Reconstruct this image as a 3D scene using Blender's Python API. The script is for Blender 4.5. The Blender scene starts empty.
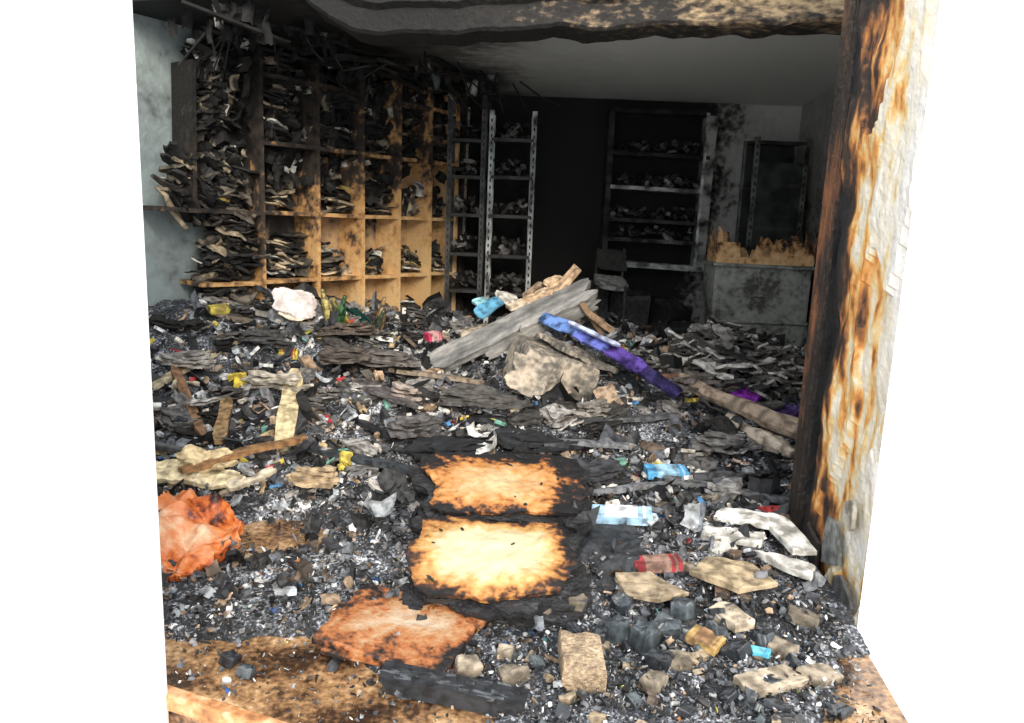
import bpy, math, random
import numpy as np
from mathutils import Vector, Matrix, Euler, noise
random.seed(7)
sc=bpy.context.scene
rnd=random.random
def uni(a,b): return a+(b-a)*rnd()

# ------------------------------------------------------------------ materials
def lin_mat(name, stops, k=(0,0,0), c=0.0, nscale=3.0, namp=1.0, detail=8.0, coord='Position',
            radial=None, rough=0.8, bump=0.3, bscale=30.0, stretch=(1,1,1), metallic=0.0, n2=None, interp='LINEAR', spec=0.5):
    """colour ramp driven by noise + position gradient (burn / soot pattern)"""
    m=bpy.data.materials.new(name); m.use_nodes=True
    nt=m.node_tree; N=nt.nodes; L=nt.links
    bs=N['Principled BSDF']
    if coord=='Position':
        src=N.new('ShaderNodeNewGeometry').outputs['Position']
    else:
        src=N.new('ShaderNodeTexCoord').outputs['Object']
    mp=N.new('ShaderNodeMapping'); mp.inputs['Scale'].default_value=stretch; L.new(src,mp.inputs['Vector'])
    no=N.new('ShaderNodeTexNoise'); no.inputs['Scale'].default_value=nscale; no.inputs['Detail'].default_value=detail
    no.inputs['Roughness'].default_value=0.65
    L.new(mp.outputs[0],no.inputs['Vector'])
    def math_(op,a,b):
        n=N.new('ShaderNodeMath'); n.operation=op
        for i,v in enumerate((a,b)):
            if isinstance(v,(int,float)): n.inputs[i].default_value=v
            else: L.new(v,n.inputs[i])
        return n.outputs[0]
    f=math_('MULTIPLY',math_('SUBTRACT',no.outputs['Fac'],0.5),2*namp)
    if n2:
        no2=N.new('ShaderNodeTexNoise'); no2.inputs['Scale'].default_value=n2[0]; no2.inputs['Detail'].default_value=4
        L.new(mp.outputs[0],no2.inputs['Vector'])
        f=math_('ADD',f,math_('MULTIPLY',math_('SUBTRACT',no2.outputs['Fac'],0.5),2*n2[1]))
    d=N.new('ShaderNodeVectorMath'); d.operation='DOT_PRODUCT'; L.new(src,d.inputs[0]); d.inputs[1].default_value=k
    f=math_('ADD',f,d.outputs['Value'])
    if radial:
        cx,cy,w,dd,amt=radial
        s=N.new('ShaderNodeSeparateXYZ'); L.new(src,s.inputs[0])
        ax=math_('POWER',math_('ABSOLUTE',math_('DIVIDE',math_('SUBTRACT',s.outputs[0],cx),w),0.0),3.0)
        ay=math_('POWER',math_('ABSOLUTE',math_('DIVIDE',math_('SUBTRACT',s.outputs[1],cy),dd),0.0),3.0)
        r=math_('POWER',math_('ADD',ax,ay),0.3333)
        f=math_('ADD',f,math_('MULTIPLY',r,amt))
    f=math_('ADD',f,c)
    cr=N.new('ShaderNodeValToRGB'); cr.color_ramp.interpolation=interp
    el=cr.color_ramp.elements
    while len(el)<len(stops): el.new(0.5)
    for e,(p,col) in zip(el,stops): e.position=p
    for e,(p,col) in zip(el,stops): e.color=(*col,1)
    L.new(f,cr.inputs[0]); L.new(cr.outputs[0],bs.inputs['Base Color'])
    bs.inputs['Roughness'].default_value=rough; bs.inputs['Metallic'].default_value=metallic
    bs.inputs['Specular IOR Level'].default_value=spec
    if bump:
        nb=N.new('ShaderNodeTexNoise'); nb.inputs['Scale'].default_value=bscale; nb.inputs['Detail'].default_value=6
        L.new(src,nb.inputs['Vector'])
        b=N.new('ShaderNodeBump'); b.inputs['Strength'].default_value=bump; b.inputs['Distance'].default_value=0.02
        L.new(nb.outputs['Fac'],b.inputs['Height']); L.new(b.outputs[0],bs.inputs['Normal'])
    return m
def vc_mat(name,rough=0.7,dark=0.6,nscale=25.0,bump=0.4,spec=0.5,rv=0.3):
    m=bpy.data.materials.new(name); m.use_nodes=True
    nt=m.node_tree; N=nt.nodes; L=nt.links; bs=N['Principled BSDF']
    a=N.new('ShaderNodeAttribute'); a.attribute_name='Col'
    g=N.new('ShaderNodeNewGeometry')
    no=N.new('ShaderNodeTexNoise'); no.inputs['Scale'].default_value=nscale; no.inputs['Detail'].default_value=6
    L.new(g.outputs['Position'],no.inputs['Vector'])
    cr=N.new('ShaderNodeValToRGB'); cr.color_ramp.elements[0].position=0.38; cr.color_ramp.elements[1].position=0.6
    v=1-dark; cr.color_ramp.elements[0].color=(v,v*0.97,v*0.93,1)
    cr.color_ramp.elements[1].color=(1.15,1.15,1.15,1)
    L.new(no.outputs['Fac'],cr.inputs[0])
    mx=N.new('ShaderNodeMix'); mx.data_type='RGBA'; mx.blend_type='MULTIPLY'; mx.inputs[0].default_value=1
    L.new(a.outputs['Color'],mx.inputs[6]); L.new(cr.outputs[0],mx.inputs[7]); L.new(mx.outputs[2],bs.inputs['Base Color'])
    mr=N.new('ShaderNodeMapRange'); mr.inputs[3].default_value=rough-rv; mr.inputs[4].default_value=rough+0.1
    L.new(no.outputs['Fac'],mr.inputs[0]); L.new(mr.outputs[0],bs.inputs['Roughness'])
    bs.inputs['Specular IOR Level'].default_value=spec
    b=N.new('ShaderNodeBump'); b.inputs['Strength'].default_value=bump; b.inputs['Distance'].default_value=0.01
    L.new(no.outputs['Fac'],b.inputs['Height']); L.new(b.outputs[0],bs.inputs['Normal'])
    return m
VC=vc_mat('charred_mix')
VCS=vc_mat('sooty_mix',dark=0.85,nscale=7,rough=0.85,rv=0.05)
VCC=vc_mat('dusty_mix',dark=0.6,nscale=18,rough=0.8,rv=.1,bump=.6)
VCB=vc_mat('half_burnt_mix',dark=0.95,nscale=9,rough=0.8,rv=.1)
VCM=vc_mat('sooty_steel',dark=0.9,nscale=5,rough=0.65,rv=.1)

# ------------------------------------------------------------------ mesh builder
class MB:
    def __init__(s): s.v=[]; s.f=[]; s.c=[]; s.m=[]
    def add(s,vs,fs,col,mi=0):
        o=len(s.v); s.v+= [tuple(p) for p in vs]
        for f in fs: s.f.append([i+o for i in f]); s.c.append(col); s.m.append(mi)
    def box(s,c,size,rot=(0,0,0),col=(.5,.5,.5),j=0.0,mi=0):
        M=Euler(rot).to_matrix() if not isinstance(rot,Matrix) else rot
        hx,hy,hz=size[0]/2,size[1]/2,size[2]/2; vs=[]
        for z in(-1,1):
            for x,y in((-1,-1),(1,-1),(1,1),(-1,1)):
                p=Vector((x*hx*(1+uni(-j,j)),y*hy*(1+uni(-j,j)),z*hz*(1+uni(-j,j))))
                vs.append(M@p+Vector(c))
        s.add(vs,[(3,2,1,0),(4,5,6,7),(0,1,5,4),(1,2,6,5),(2,3,7,6),(3,0,4,7)],col,mi)
    def prism(s,c,outline,t,rot,col,mi=0):
        M=Euler(rot).to_matrix() if not isinstance(rot,Matrix) else rot
        n=len(outline); c=Vector(c)
        vs=[M@Vector((x,y,-t/2))+c for x,y in outline]+[M@Vector((x,y,t/2))+c for x,y in outline]
        fs=[tuple(range(n-1,-1,-1)),tuple(range(n,2*n))]+[(i,(i+1)%n,n+(i+1)%n,n+i) for i in range(n)]
        s.add(vs,fs,col,mi)
    def shard(s,c,sx,sy,t,rot,col,n=5):
        a0=rnd()*6.28
        ol=[(math.cos(a0+6.283*i/n)*sx*uni(.5,1.1),math.sin(a0+6.283*i/n)*sy*uni(.5,1.1)) for i in range(n)]
        s.prism(c,ol,t,rot,col)
    def chip(s,M,w,d,t,col,n=6,sq=7.0,irr=.2,mi=0,wob=.10):
        """fractured block: straight broken edges, narrow bevel, gently uneven top"""
        a00=uni(0,6.28); ang=sorted([a00+6.283*(i+uni(-.32,.32))/n for i in range(n)])
        if n==4: ang=[math.pi/4+math.pi/2*i+uni(-.12,.12) for i in range(4)]
        rad=[uni(1-irr,1.05) for _ in range(n)]; sd=Vector((rnd()*50,rnd()*50,rnd()*50)); A=[]
        def P(a,r):
            q=(abs(math.cos(a))**sq+abs(math.sin(a))**sq)**(1/sq); return Vector((math.cos(a)/q*r,math.sin(a)/q*r))
        for i in range(n):
            p0=P(ang[i],rad[i]); p1=P(ang[(i+1)%n],rad[(i+1)%n])
            for k in range(6): A.append(p0.lerp(p1,k/6)*(1+(uni(-.03,.03) if k else 0)))
        m=len(A); vs=[]
        def zz(p): return noise.noise(Vector((p.x*1.6,p.y*1.6,0))+sd)*wob*2+noise.noise(Vector((p.x*6,p.y*6,0))+sd)*wob*.5
        for (f,z,u) in((.95,-.5,0),(1.0,-.38,0),(1.0,.34,1),(.95,.47,1),(.70,.5,1),(.38,.5,1)):
            for p in A:
                q=p*f; vs.append(M@Vector((q.x*w/2,q.y*d/2,t*z+(zz(q)*t if u else 0))))
        vs.append(M@Vector((0,0,t*.5+zz(Vector((0,0)))*t)))
        fs=[tuple(range(m-1,-1,-1))]
        for r in range(5):
            for i in range(m): fs.append((r*m+i,r*m+(i+1)%m,(r+1)*m+(i+1)%m,(r+1)*m+i))
        for i in range(m): fs.append((5*m+i,5*m+(i+1)%m,6*m))
        s.add(vs,fs,col,mi)
    def sheet(s,c,w,d,rot,col,curl=0.3,n=4,nz=0.02):
        M=Euler(rot).to_matrix(); c=Vector(c); vs=[];sd=Vector((rnd()*50,rnd()*50,0))
        kx,ky=uni(-curl,curl),uni(-curl,curl)
        for j in range(n+1):
            for i in range(n+1):
                x=(i/n-.5)*w; y=(j/n-.5)*d
                e=(i in(0,n)) or (j in(0,n))
                jx=uni(-.1,.1)*w/n*(3 if e else 0); jy=uni(-.1,.1)*d/n*(3 if e else 0)
                z=kx*x*x/w*4+ky*y*y/d*4+noise.noise(Vector((x*9,y*9,0))+sd)*nz
                vs.append(M@Vector((x+jx,y+jy,z))+c)
        fs=[(j*(n+1)+i,j*(n+1)+i+1,(j+1)*(n+1)+i+1,(j+1)*(n+1)+i) for j in range(n) for i in range(n)]
        s.add(vs,fs,col)
    def tube(s,pts,rads,col,n=8,rough=0.0):
        vs=[];fs=[];pts=[Vector(p) for p in pts]
        for k,p in enumerate(pts):
            t=(pts[min(k+1,len(pts)-1)]-pts[max(k-1,0)]).normalized()
            a=t.orthogonal().normalized(); 
            if k: a=(prev-t*prev.dot(t)).normalized()
            prev=a; b=t.cross(a)
            for i in range(n):
                an=6.283*i/n; r=rads[k]*(1+uni(-rough,rough))
                vs.append(p+a*math.cos(an)*r+b*math.sin(an)*r)
        for k in range(len(pts)-1):
            for i in range(n):
                fs.append((k*n+i,k*n+(i+1)%n,(k+1)*n+(i+1)%n,(k+1)*n+i))
        fs.append(tuple(range(n-1,-1,-1))); fs.append(tuple(range((len(pts)-1)*n,len(pts)*n)))
        s.add(vs,fs,col)
    def slab(s,M,w,d,t,nx=20,ny=16,jag=0.05,amp=0.01,fr=4.0,col=(.5,.5,.5),sup=5.0,dome=0.0,mi=0,sag=None):
        """closed irregular slab: rounded-rect outline with torn edge, uneven top. M = 4x4"""
        sd=Vector((rnd()*90,rnd()*90,rnd()*90)); top=[];bot=[]
        for j in range(ny+1):
            for i in range(nx+1):
                a=i/nx*2-1; b=j/ny*2-1
                q=(abs(a)**sup+abs(b)**sup)**(1/sup) if (a or b) else 1
                mx=max(abs(a),abs(b)); k=mx/q if q>0 else 1
                an=math.atan2(b,a)
                e=1+jag*mx**3*(noise.noise(Vector((math.cos(an)*1.3,math.sin(an)*1.3,0))+sd)*1.6+noise.noise(Vector((math.cos(an)*5,math.sin(an)*5,3))+sd)*.45+uni(-.12,.12))
                x=a*k*e*w/2; y=b*k*e*d/2
                z=amp*noise.fractal(Vector((x*fr,y*fr,1))+sd,1.0,2.0,4)+dome*(1-mx*mx)
                if sag: z+=sag(x,y)
                top.append(M@Vector((x,y,t/2+z))); bot.append(M@Vector((x*.98,y*.98,-t/2+z*.7)))
        nn=len(top); W=nx+1; fs=[]
        for j in range(ny):
            for i in range(nx):
                a=j*W+i; fs.append((a,a+1,a+1+W,a+W)); fs.append((nn+a,nn+a+W,nn+a+W+1,nn+a+1))
        for i in range(nx):
            fs.append((i,nn+i,nn+i+1,i+1)); a=ny*W+i; fs.append((a,a+1,nn+a+1,nn+a))
        for j in range(ny):
            a=j*W; fs.append((a,a+W,nn+a+W,nn+a)); a=j*W+nx; fs.append((a,nn+a,nn+a+W,a+W))
        s.add(top+bot,fs,col,mi)
    def obj(s,name,mats,loc=(0,0,0),rot=(0,0,0),smooth=False,bevel=0):
        me=bpy.data.meshes.new(name); me.from_pydata(s.v,[],s.f)
        if not isinstance(mats,(list,tuple)): mats=[mats]
        for m in mats: me.materials.append(m)
        ca=me.color_attributes.new('Col','FLOAT_COLOR','CORNER')
        cnt=np.array([len(f) for f in s.f]); c4=np.array([(c[0],c[1],c[2],1.0) for c in s.c],dtype=np.float32)
        ca.data.foreach_set('color',np.repeat(c4,cnt,axis=0).ravel())
        me.polygons.foreach_set('material_index',s.m)
        if smooth: me.polygons.foreach_set('use_smooth',[True]*len(me.polygons))
        me.update()
        o=bpy.data.objects.new(name,me); o.location=loc; o.rotation_euler=rot; sc.collection.objects.link(o)
        if bevel:
            b=o.modifiers.new('bevel','BEVEL'); b.width=bevel; b.segments=2; b.limit_method='ANGLE'
        return o
def TM(loc,rot=(0,0,0)):
    return Matrix.Translation(Vector(loc))@Euler(rot).to_matrix().to_4x4()

# ------------------------------------------------------------------ terrain of the debris
def sm(a,b,t):
    t=max(0,min(1,(t-a)/(b-a)));return t*t*(3-2*t)
A0=Vector((-2.2,6.6)); DX=Vector((.592,.806)); NX=Vector((.806,-.592)); ANG=math.atan2(.806,.592)
def Hs(x,y):
    h=0.14*sm(2.5,3.6,y)+0.38*sm(3.8,7,y)
    h+=0.42*sm(0,1,(-x-0.2)/2.6)*sm(4.2,6.2,y)
    h+=0.30*math.exp(-((x-0.35)/0.8)**2-((y-5.6)/0.75)**2)
    h+=0.22*math.exp(-((x-1.7)/0.7)**2-((y-5.8)/0.7)**2)
    return h
def patch(x,y): return math.exp(-(((x+1.22)/.36)**2+((y-3.62)/.27)**2)*1.2)
def bare(x,y):
    n=noise.noise(Vector((x*2.2,y*2.2,4)))*.22+noise.noise(Vector((x*7,y*7,4)))*.10
    edge=2.68-.40*sm(-.8,-.3,x)-.12*sm(-.3,.3,x)
    if x>1.0: edge+= .50*sm(1.0,1.35,x)
    b=1-sm(edge-.12,edge+.12,y+n)
    return max(b,min(1,patch(x,y)*1.3))
def T(x,y):
    f=noise.fractal(Vector((x*2.4,y*2.4,0)),1.0,2.1,6)*.075*sm(2.3,3.8,y)+noise.fractal(Vector((x*12,y*12,2)),1.0,2.1,3)*.02
    return Hs(x,y)+f-0.05*bare(x,y)*1.6+.015-.30*patch(x,y)
def edge_x(y): return 1.30+.20*sm(1.4,2.95,y)
def inside(x,y):
    if (x-A0.x)*NX.x+(y-A0.y)*NX.y<0.03 or y>8.75 or x<-3.3: return False
    if y<2.4 and x<-1.05: return False
    if y<2.22-.37*(x+.82)+.05: return False
    if y>3.6: return x<2.5+.1*(y-3.6)
    return x<edge_x(y)-.08
gb=MB(); nx,ny=220,260
x0,x1,y0,y1=-3.45,3.0,1.3,8.98
vs=[];
for j in range(ny+1):
    for i in range(nx+1):
        x=x0+(x1-x0)*i/nx; y=y0+(y1-y0)*(j/ny)**1.25
        vs.append((x,y,T(x,y) if y>1.9 else -.12))
fs=[(j*(nx+1)+i,j*(nx+1)+i+1,(j+1)*(nx+1)+i+1,(j+1)*(nx+1)+i) for j in range(ny) for i in range(nx)]
def keep(f):
    c=sum((Vector(vs[i]) for i in f),Vector())/4
    return ((c.x-A0.x)*NX.x+(c.y-A0.y)*NX.y)>-.33 and not(c.y<3.64 and c.x>edge_x(c.y)-.03) and c.y>2.3-.37*(c.x+.82) and not (c.y<2.45 and c.x<-1.1) and c.x<2.60+.10*max(0,c.y-3.55)
gb.add(vs,[f for f in fs if keep(f)],(.1,.1,.1))
ash=lin_mat('ash',[(0,(.010,.011,.013)),(.42,(.036,.039,.045)),(.58,(.14,.148,.168)),(.74,(.40,.42,.46)),(.90,(.74,.77,.80)),(1,(.86,.88,.90))],nscale=4,namp=1.0,c=.43,rough=.75,bump=.8,bscale=45,n2=(70,.8))
gb.obj('ash_heap',ash,smooth=True)

def pal():
    r=rnd()
    if r<.35: v=uni(.012,.05); return (v,v*1.05,v*1.12)
    if r<.58: v=uni(.06,.22); return (v*.92,v,v*1.14)
    if r<.76: v=uni(.26,.55); return (v*.93,v,v*1.07)
    if r<.87: v=uni(.65,.92); return (v,v,v*.99)
    if r<.986: v=uni(.12,.5); return (v*1.12,v*.80,v*.54)
    return random.choice([(.6,.35,.05),(.35,.03,.04),(.03,.15,.5),(.5,.5,.1),(.05,.3,.25),(.6,.2,.05)])
def pald():
    c=pal(); m=(c[0]+c[1]+c[2])/3
    return c if m<.3 or rnd()<.45 else (c[0]*.3,c[1]*.3,c[2]*.32)
db=MB()
def scatter(n,ymin,ymax,smin,smax,flat=.6,lift=.03,bareskip=.85,sheets=.1,pl=pal):
    k=0;tries=0
    while k<n and tries<n*6:
        tries+=1
        y=ymin*(ymax/ymin)**rnd(); x=uni(-.62,.62)*y
        if not inside(x,y): continue
        if bare(x,y)>.4 and rnd()<bareskip: continue
        k+=1
        sc_=(y/3.0)**.75
        s=(smin+(smax-smin)*rnd()**2.5)*sc_
        el=uni(.25,1) if rnd()<.6 else uni(.08,.2)
        rot=(random.gauss(0,.35) if rnd()<flat else uni(-1.5,1.5),random.gauss(0,.35) if rnd()<flat else uni(-1.5,1.5),rnd()*6.28)
        z=max(T(x,y),0)+rnd()**2*lift*sc_+s*.1
        col=pl(); dk=noise.noise(Vector((x*1.7,y*1.7,11)))+.5*noise.noise(Vector((x*5,y*5,1)))
        if dk>.12 and rnd()<.7: col=(col[0]*.3,col[1]*.3,col[2]*.31)
        if rnd()<sheets: db.sheet((x,y,z+.01),s*2.2,s*1.6,rot,col,curl=.5,n=3,nz=s*.3)
        else: db.shard((x,y,z),s,s*el,s*uni(.06,.5),rot,col,random.choice((4,5,5,6)))
scatter(22000,2.1,4.8,.004,.018,sheets=.06)
scatter(5500,2.3,4.8,.012,.030,sheets=.12,pl=pald)
scatter(15000,3.8,8.6,.006,.030,sheets=.15)
scatter(1800,2.8,8.6,.025,.055,lift=.05,sheets=.3,pl=pald)
scatter(260,3.4,8.6,.05,.09,lift=.06,sheets=.4,pl=pald)
scatter(1500,2.05,3.2,.003,.016,bareskip=.0,sheets=0,pl=pald)
db.obj('charred_debris_scatter',VC)

# ------------------------------------------------------------------ room shell
def wallbox(name,p0,p1,z0,z1,t,mat,side=1):
    p0=Vector(p0);p1=Vector(p1);d=(p1-p0);n=Vector((-d.y,d.x)).normalized()*t*side
    q=[p0,p1,p1+n,p0+n]
    b=MB(); b.add([(p.x,p.y,z) for z in(z0,z1) for p in q],[(0,3,2,1),(4,5,6,7),(0,1,5,4),(1,2,6,5),(2,3,7,6),(3,0,4,7)],(.5,.5,.5))
    return b.obj(name,mat)
floorm=lin_mat('stained_stone_floor',[(0,(.012,.010,.009)),(.32,(.06,.032,.018)),(.48,(.21,.115,.055)),(.66,(.42,.25,.12)),(.84,(.64,.46,.28)),(1,(.8,.70,.54))],nscale=3.2,namp=.95,c=.50,rough=.18,bump=.2,bscale=14,n2=(40,.40))
b=MB(); fl=[(-3.6,3.24),(-1.13,2.34),(-.82,2.22),(1.30,1.43),(1.5,2.95),(2.7,3.5),(3.6,9.2),(-3.6,9.2)]
b.prism((0,0,-.075),fl,.15,(0,0,0),(.5,.5,.5)); b.obj('floor',floorm)
pave=lin_mat('pavement',[(0,(.7,.7,.7)),(1,(.9,.9,.9))],nscale=6,namp=.5,c=.6)
b=MB(); b.prism((0,0,-.17),[(-9,-6),(9,-6),(9,9),(-9,9)],.04,(0,0,0),(.5,.5,.5)); b.obj('floor_pavement',pave)
thr=lin_mat('threshold_stone',[(0,(.12,.05,.02)),(.4,(.5,.22,.08)),(.8,(.75,.5,.3)),(1,(.85,.75,.6))],nscale=7,namp=.9,c=.38,rough=.5,n2=(30,.4))
b=MB(); d2=Vector((1,-.37)).normalized()
b.box((.07,1.905,-.03),(2.68,.05,.065),(0,0,math.atan2(d2.y,d2.x)),(.5,.4,.3)); b.obj('trim_threshold',thr,bevel=.008)

wl=lin_mat('plaster_left',[(0,(.30,.36,.36)),(.28,(.22,.26,.26)),(.46,(.11,.125,.125)),(.65,(.025,.027,.027)),(1,(.007,.007,.007))],k=(.62,0,.06),c=1.82,nscale=1.7,namp=.60,n2=(12,.35),bump=.4)  # smoke haze painted in as the pale teal tones; dark stops are soot
p=lambda s,d: A0+DX*s+NX*d
a=p(-1.9,-.36); bb=p(3.3,-.36)
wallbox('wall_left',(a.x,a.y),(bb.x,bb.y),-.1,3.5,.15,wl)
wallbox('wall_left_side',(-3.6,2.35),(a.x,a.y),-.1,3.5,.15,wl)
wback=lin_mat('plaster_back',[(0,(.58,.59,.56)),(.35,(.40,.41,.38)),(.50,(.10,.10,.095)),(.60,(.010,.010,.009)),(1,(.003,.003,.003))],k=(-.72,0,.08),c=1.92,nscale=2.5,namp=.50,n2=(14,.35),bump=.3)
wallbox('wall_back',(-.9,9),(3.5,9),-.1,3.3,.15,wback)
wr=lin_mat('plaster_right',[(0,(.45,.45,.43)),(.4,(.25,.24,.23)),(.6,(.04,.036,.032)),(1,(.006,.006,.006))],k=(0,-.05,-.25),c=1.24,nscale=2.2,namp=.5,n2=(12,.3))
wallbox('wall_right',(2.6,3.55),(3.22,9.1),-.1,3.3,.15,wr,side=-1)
ceil=lin_mat('plaster_ceiling',[(0,(.80,.83,.80)),(.40,(.58,.61,.58)),(.62,(.13,.135,.13)),(1,(.010,.010,.010))],k=(-.42,.04,0),c=.14,nscale=1.6,namp=.34,n2=(9,.12),bump=.1)
def bline(x): return 5.0-.27*(x+.275)
b=MB(); b.add([(-3.8,bline(-3.8)+.1,3.12),(2.8,bline(2.8)+.1,3.12),(3.4,9.1,3.08),(-3.8,9.1,3.08),(-3.8,bline(-3.8)+.1,3.25),(2.8,bline(2.8)+.1,3.25),(3.4,9.1,3.25),(-3.8,9.1,3.25)],[(3,2,1,0),(4,5,6,7),(0,1,5,4),(1,2,6,5),(2,3,7,6),(3,0,4,7)],(.5,.5,.5)); b.obj('ceiling',ceil)
lint=lin_mat('sooty_lintel',[(0,(.58,.45,.27)),(.3,(.38,.28,.16)),(.5,(.13,.095,.06)),(.66,(.018,.016,.014)),(1,(.006,.006,.006))],k=(-.24,0,-1.4),c=4.90,nscale=2.0,namp=.75,n2=(16,.45),stretch=(1,1,2.2),bump=.6)
b=MB(); n=170; vs=[]
for i in range(n+1):
    x=-3.7+6.3*i/n; y=bline(x)
    zb=2.82+noise.fractal(Vector((x*3,1,0)),1,2,5)*.03+.40*(1-sm(-1.9,-.95,x+.12*noise.noise(Vector((x*5,0,0)))))
    for (dy,z) in((0,zb+.02),(-.0,zb+.15),(-.05,zb+.18),(-.05,3.9),(.32,3.9),(.32,zb),(.02,zb)):
        vs.append((x,y+dy,z+ (noise.noise(Vector((x*9,dy*9,z)))*.012)))
fs=[(i*7+k,i*7+(k+1)%7,(i+1)*7+(k+1)%7,(i+1)*7+k) for i in range(n) for k in range(7)]
b.add(vs,fs,(.5,.5,.5)); b.obj('wall_front_lintel',lint)
jam=lin_mat('burnt_jamb_plaster',[(0,(.80,.78,.73)),(.32,(.77,.70,.54)),(.41,(.76,.56,.26)),(.53,(.68,.30,.07)),(.64,(.30,.12,.04)),(.76,(.05,.03,.02)),(1,(.01,.01,.01))],k=(0,1.30,-.04),c=-3.66,nscale=2.6,namp=.85,n2=(13,.70),stretch=(1,1,.35),bump=1.0,bscale=18)
b=MB(); ny_,nz_=34,170; vs=[]
for j in range(nz_+1):
    z=-.02+4.0*j/nz_
    for i in range(ny_+1):
        y=2.92+.68*i/ny_
        q=noise.noise(Vector((y*4,z*1.3,5)))
        x=1.5+noise.fractal(Vector((y*6,z*3,7)),1,2,5)*.022+(.03 if q>0.03 else 0)
        if i==0: x=1.5
        vs.append((x,y+(noise.noise(Vector((z*6,3,i)))*.02 if i==ny_ else 0),z))
W=ny_+1
fs=[(j*W+i,(j+1)*W+i,(j+1)*W+i+1,j*W+i+1) for j in range(nz_) for i in range(ny_)]
b.add(vs,fs,(.5,.5,.5),0)
b.add([(1.5,3.6,-.02),(2.75,3.6,-.02),(2.75,3.6,3.98),(1.5,3.6,3.98)],[(3,2,1,0)],(.5,.5,.5),0)
extw=lin_mat('exterior_white_plaster',[(0,(.85,.85,.84)),(1,(.93,.93,.92))],nscale=3,namp=.5,c=.6,bump=.1,rough=.9)
b.add([(1.5,2.92,-.15),(4.5,2.92,-.15),(4.5,2.92,3.98),(1.5,2.92,3.98)],[(0,1,2,3)],(.9,.9,.9),1)
b.obj('wall_front_right',[jam,extw])
wallbox('wall_front_left',(-1.15,2.12),(-4.6,2.12),-.15,4.0,.22,extw,side=-1)
char=lin_mat('charred_wood',[(0,(.01,.009,.008)),(.5,(.04,.030,.024)),(.70,(.24,.10,.045)),(1,(.5,.3,.15))],nscale=5,namp=.9,c=.44,rough=.6,stretch=(1,1,.3),bump=.9,bscale=35,coord='Object')
b=MB()
b.box((1.53,3.70,1.55),(.07,.16,3.1),(0,0,0),(.1,.1,.1)); b.box((1.50,3.66,1.5),(.03,.04,3.0),(0,.004,0),(.1,.1,.1)); b.box((1.60,3.83,1.5),(.10,.05,3.0),(0,0,0),(.1,.1,.1))
b.obj('door_1_frame',char)
b=MB()
for (z,y,w,h,v) in((.08,3.05,.20,.22,(.10,.10,.10)),(.26,3.22,.22,.24,(.22,.23,.22)),(.14,3.42,.2,.26,(.04,.035,.03)),(.45,3.08,.12,.18,(.45,.42,.34))):
    b.chip(TM((1.485,y,z),(0,-math.pi/2,0)),h,w,.02,v,7,3,.35)
b.obj('peeling_plaster',VCC)

# ------------------------------------------------------------------ cubby shelving on left wall
shelfm=lin_mat('burnt_shelf_board',[(0,(.78,.52,.25)),(.3,(.64,.36,.14)),(.44,(.30,.17,.08)),(.56,(.06,.045,.035)),(1,(.008,.007,.006))],k=(-.22,0,.36),c=.0,nscale=2.6,namp=.9,n2=(13,.55),coord='Object',bump=.6)
backm=lin_mat('burnt_shelf_back',[(0,(.66,.45,.24)),(.25,(.50,.34,.19)),(.40,(.28,.22,.15)),(.53,(.06,.055,.05)),(1,(.008,.008,.008))],k=(-.22,0,.32),c=.10,nscale=2.0,namp=.9,n2=(9,.50),coord='Object',bump=.4)
ups=[-.6,0,.6,1.15,1.65,2.12,2.55]; lev=[.45,1.05,1.65,2.25,2.80]
b=MB()
for s in ups:
    if s<0: b.box((s,.17,2.25),(.035,.30,1.1),(0,.03,0),(.5,.4,.3)); continue
    b.box((s,.17,1.6),(.04,.34,2.84),(uni(-.005,.005),0,0),(.5,.4,.3))
for z in lev:
    for i in range(len(ups)-1):
        if z>2.7 and i in(0,3): continue
        if z==2.25 and i in (0,): continue
        b.box(((ups[i]+ups[i+1])/2,.17+uni(-.01,.01),z),(ups[i+1]-ups[i],.33,.035),(uni(-.03,.03),uni(-.03,.03),0),(.5,.4,.3))
b.box((-.75,.17,1.65),(.35,.33,.035),(0,.03,0),(.5,.4,.3))
b.add([(-.0,.345,.2),(2.55,.345,.2),(2.55,.345,3.0),(-.0,.345,3.0)],[(0,1,2,3)],(.5,.4,.3),1)
b.obj('cubby_shelf',[shelfm,backm],loc=(A0.x,A0.y,0),rot=(0,0,ANG))
b=MB()
def ppal(zz):
    r=rnd()
    if zz>2.1: r=r*.60 if rnd()<.93 else r
    if r<.48: v=uni(.008,.035); return(v,v*.95,v*.9)
    if r<.68: v=uni(.08,.22); return(v,v*.85,v*.66)
    if r<.90: v=uni(.3,.62); return(v,v*.80,v*.54)
    if r<.96: v=uni(.6,.8); return(v,v,v*.92)
    return random.choice([(.55,.3,.1),(.4,.12,.05),(.6,.45,.12)])
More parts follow.
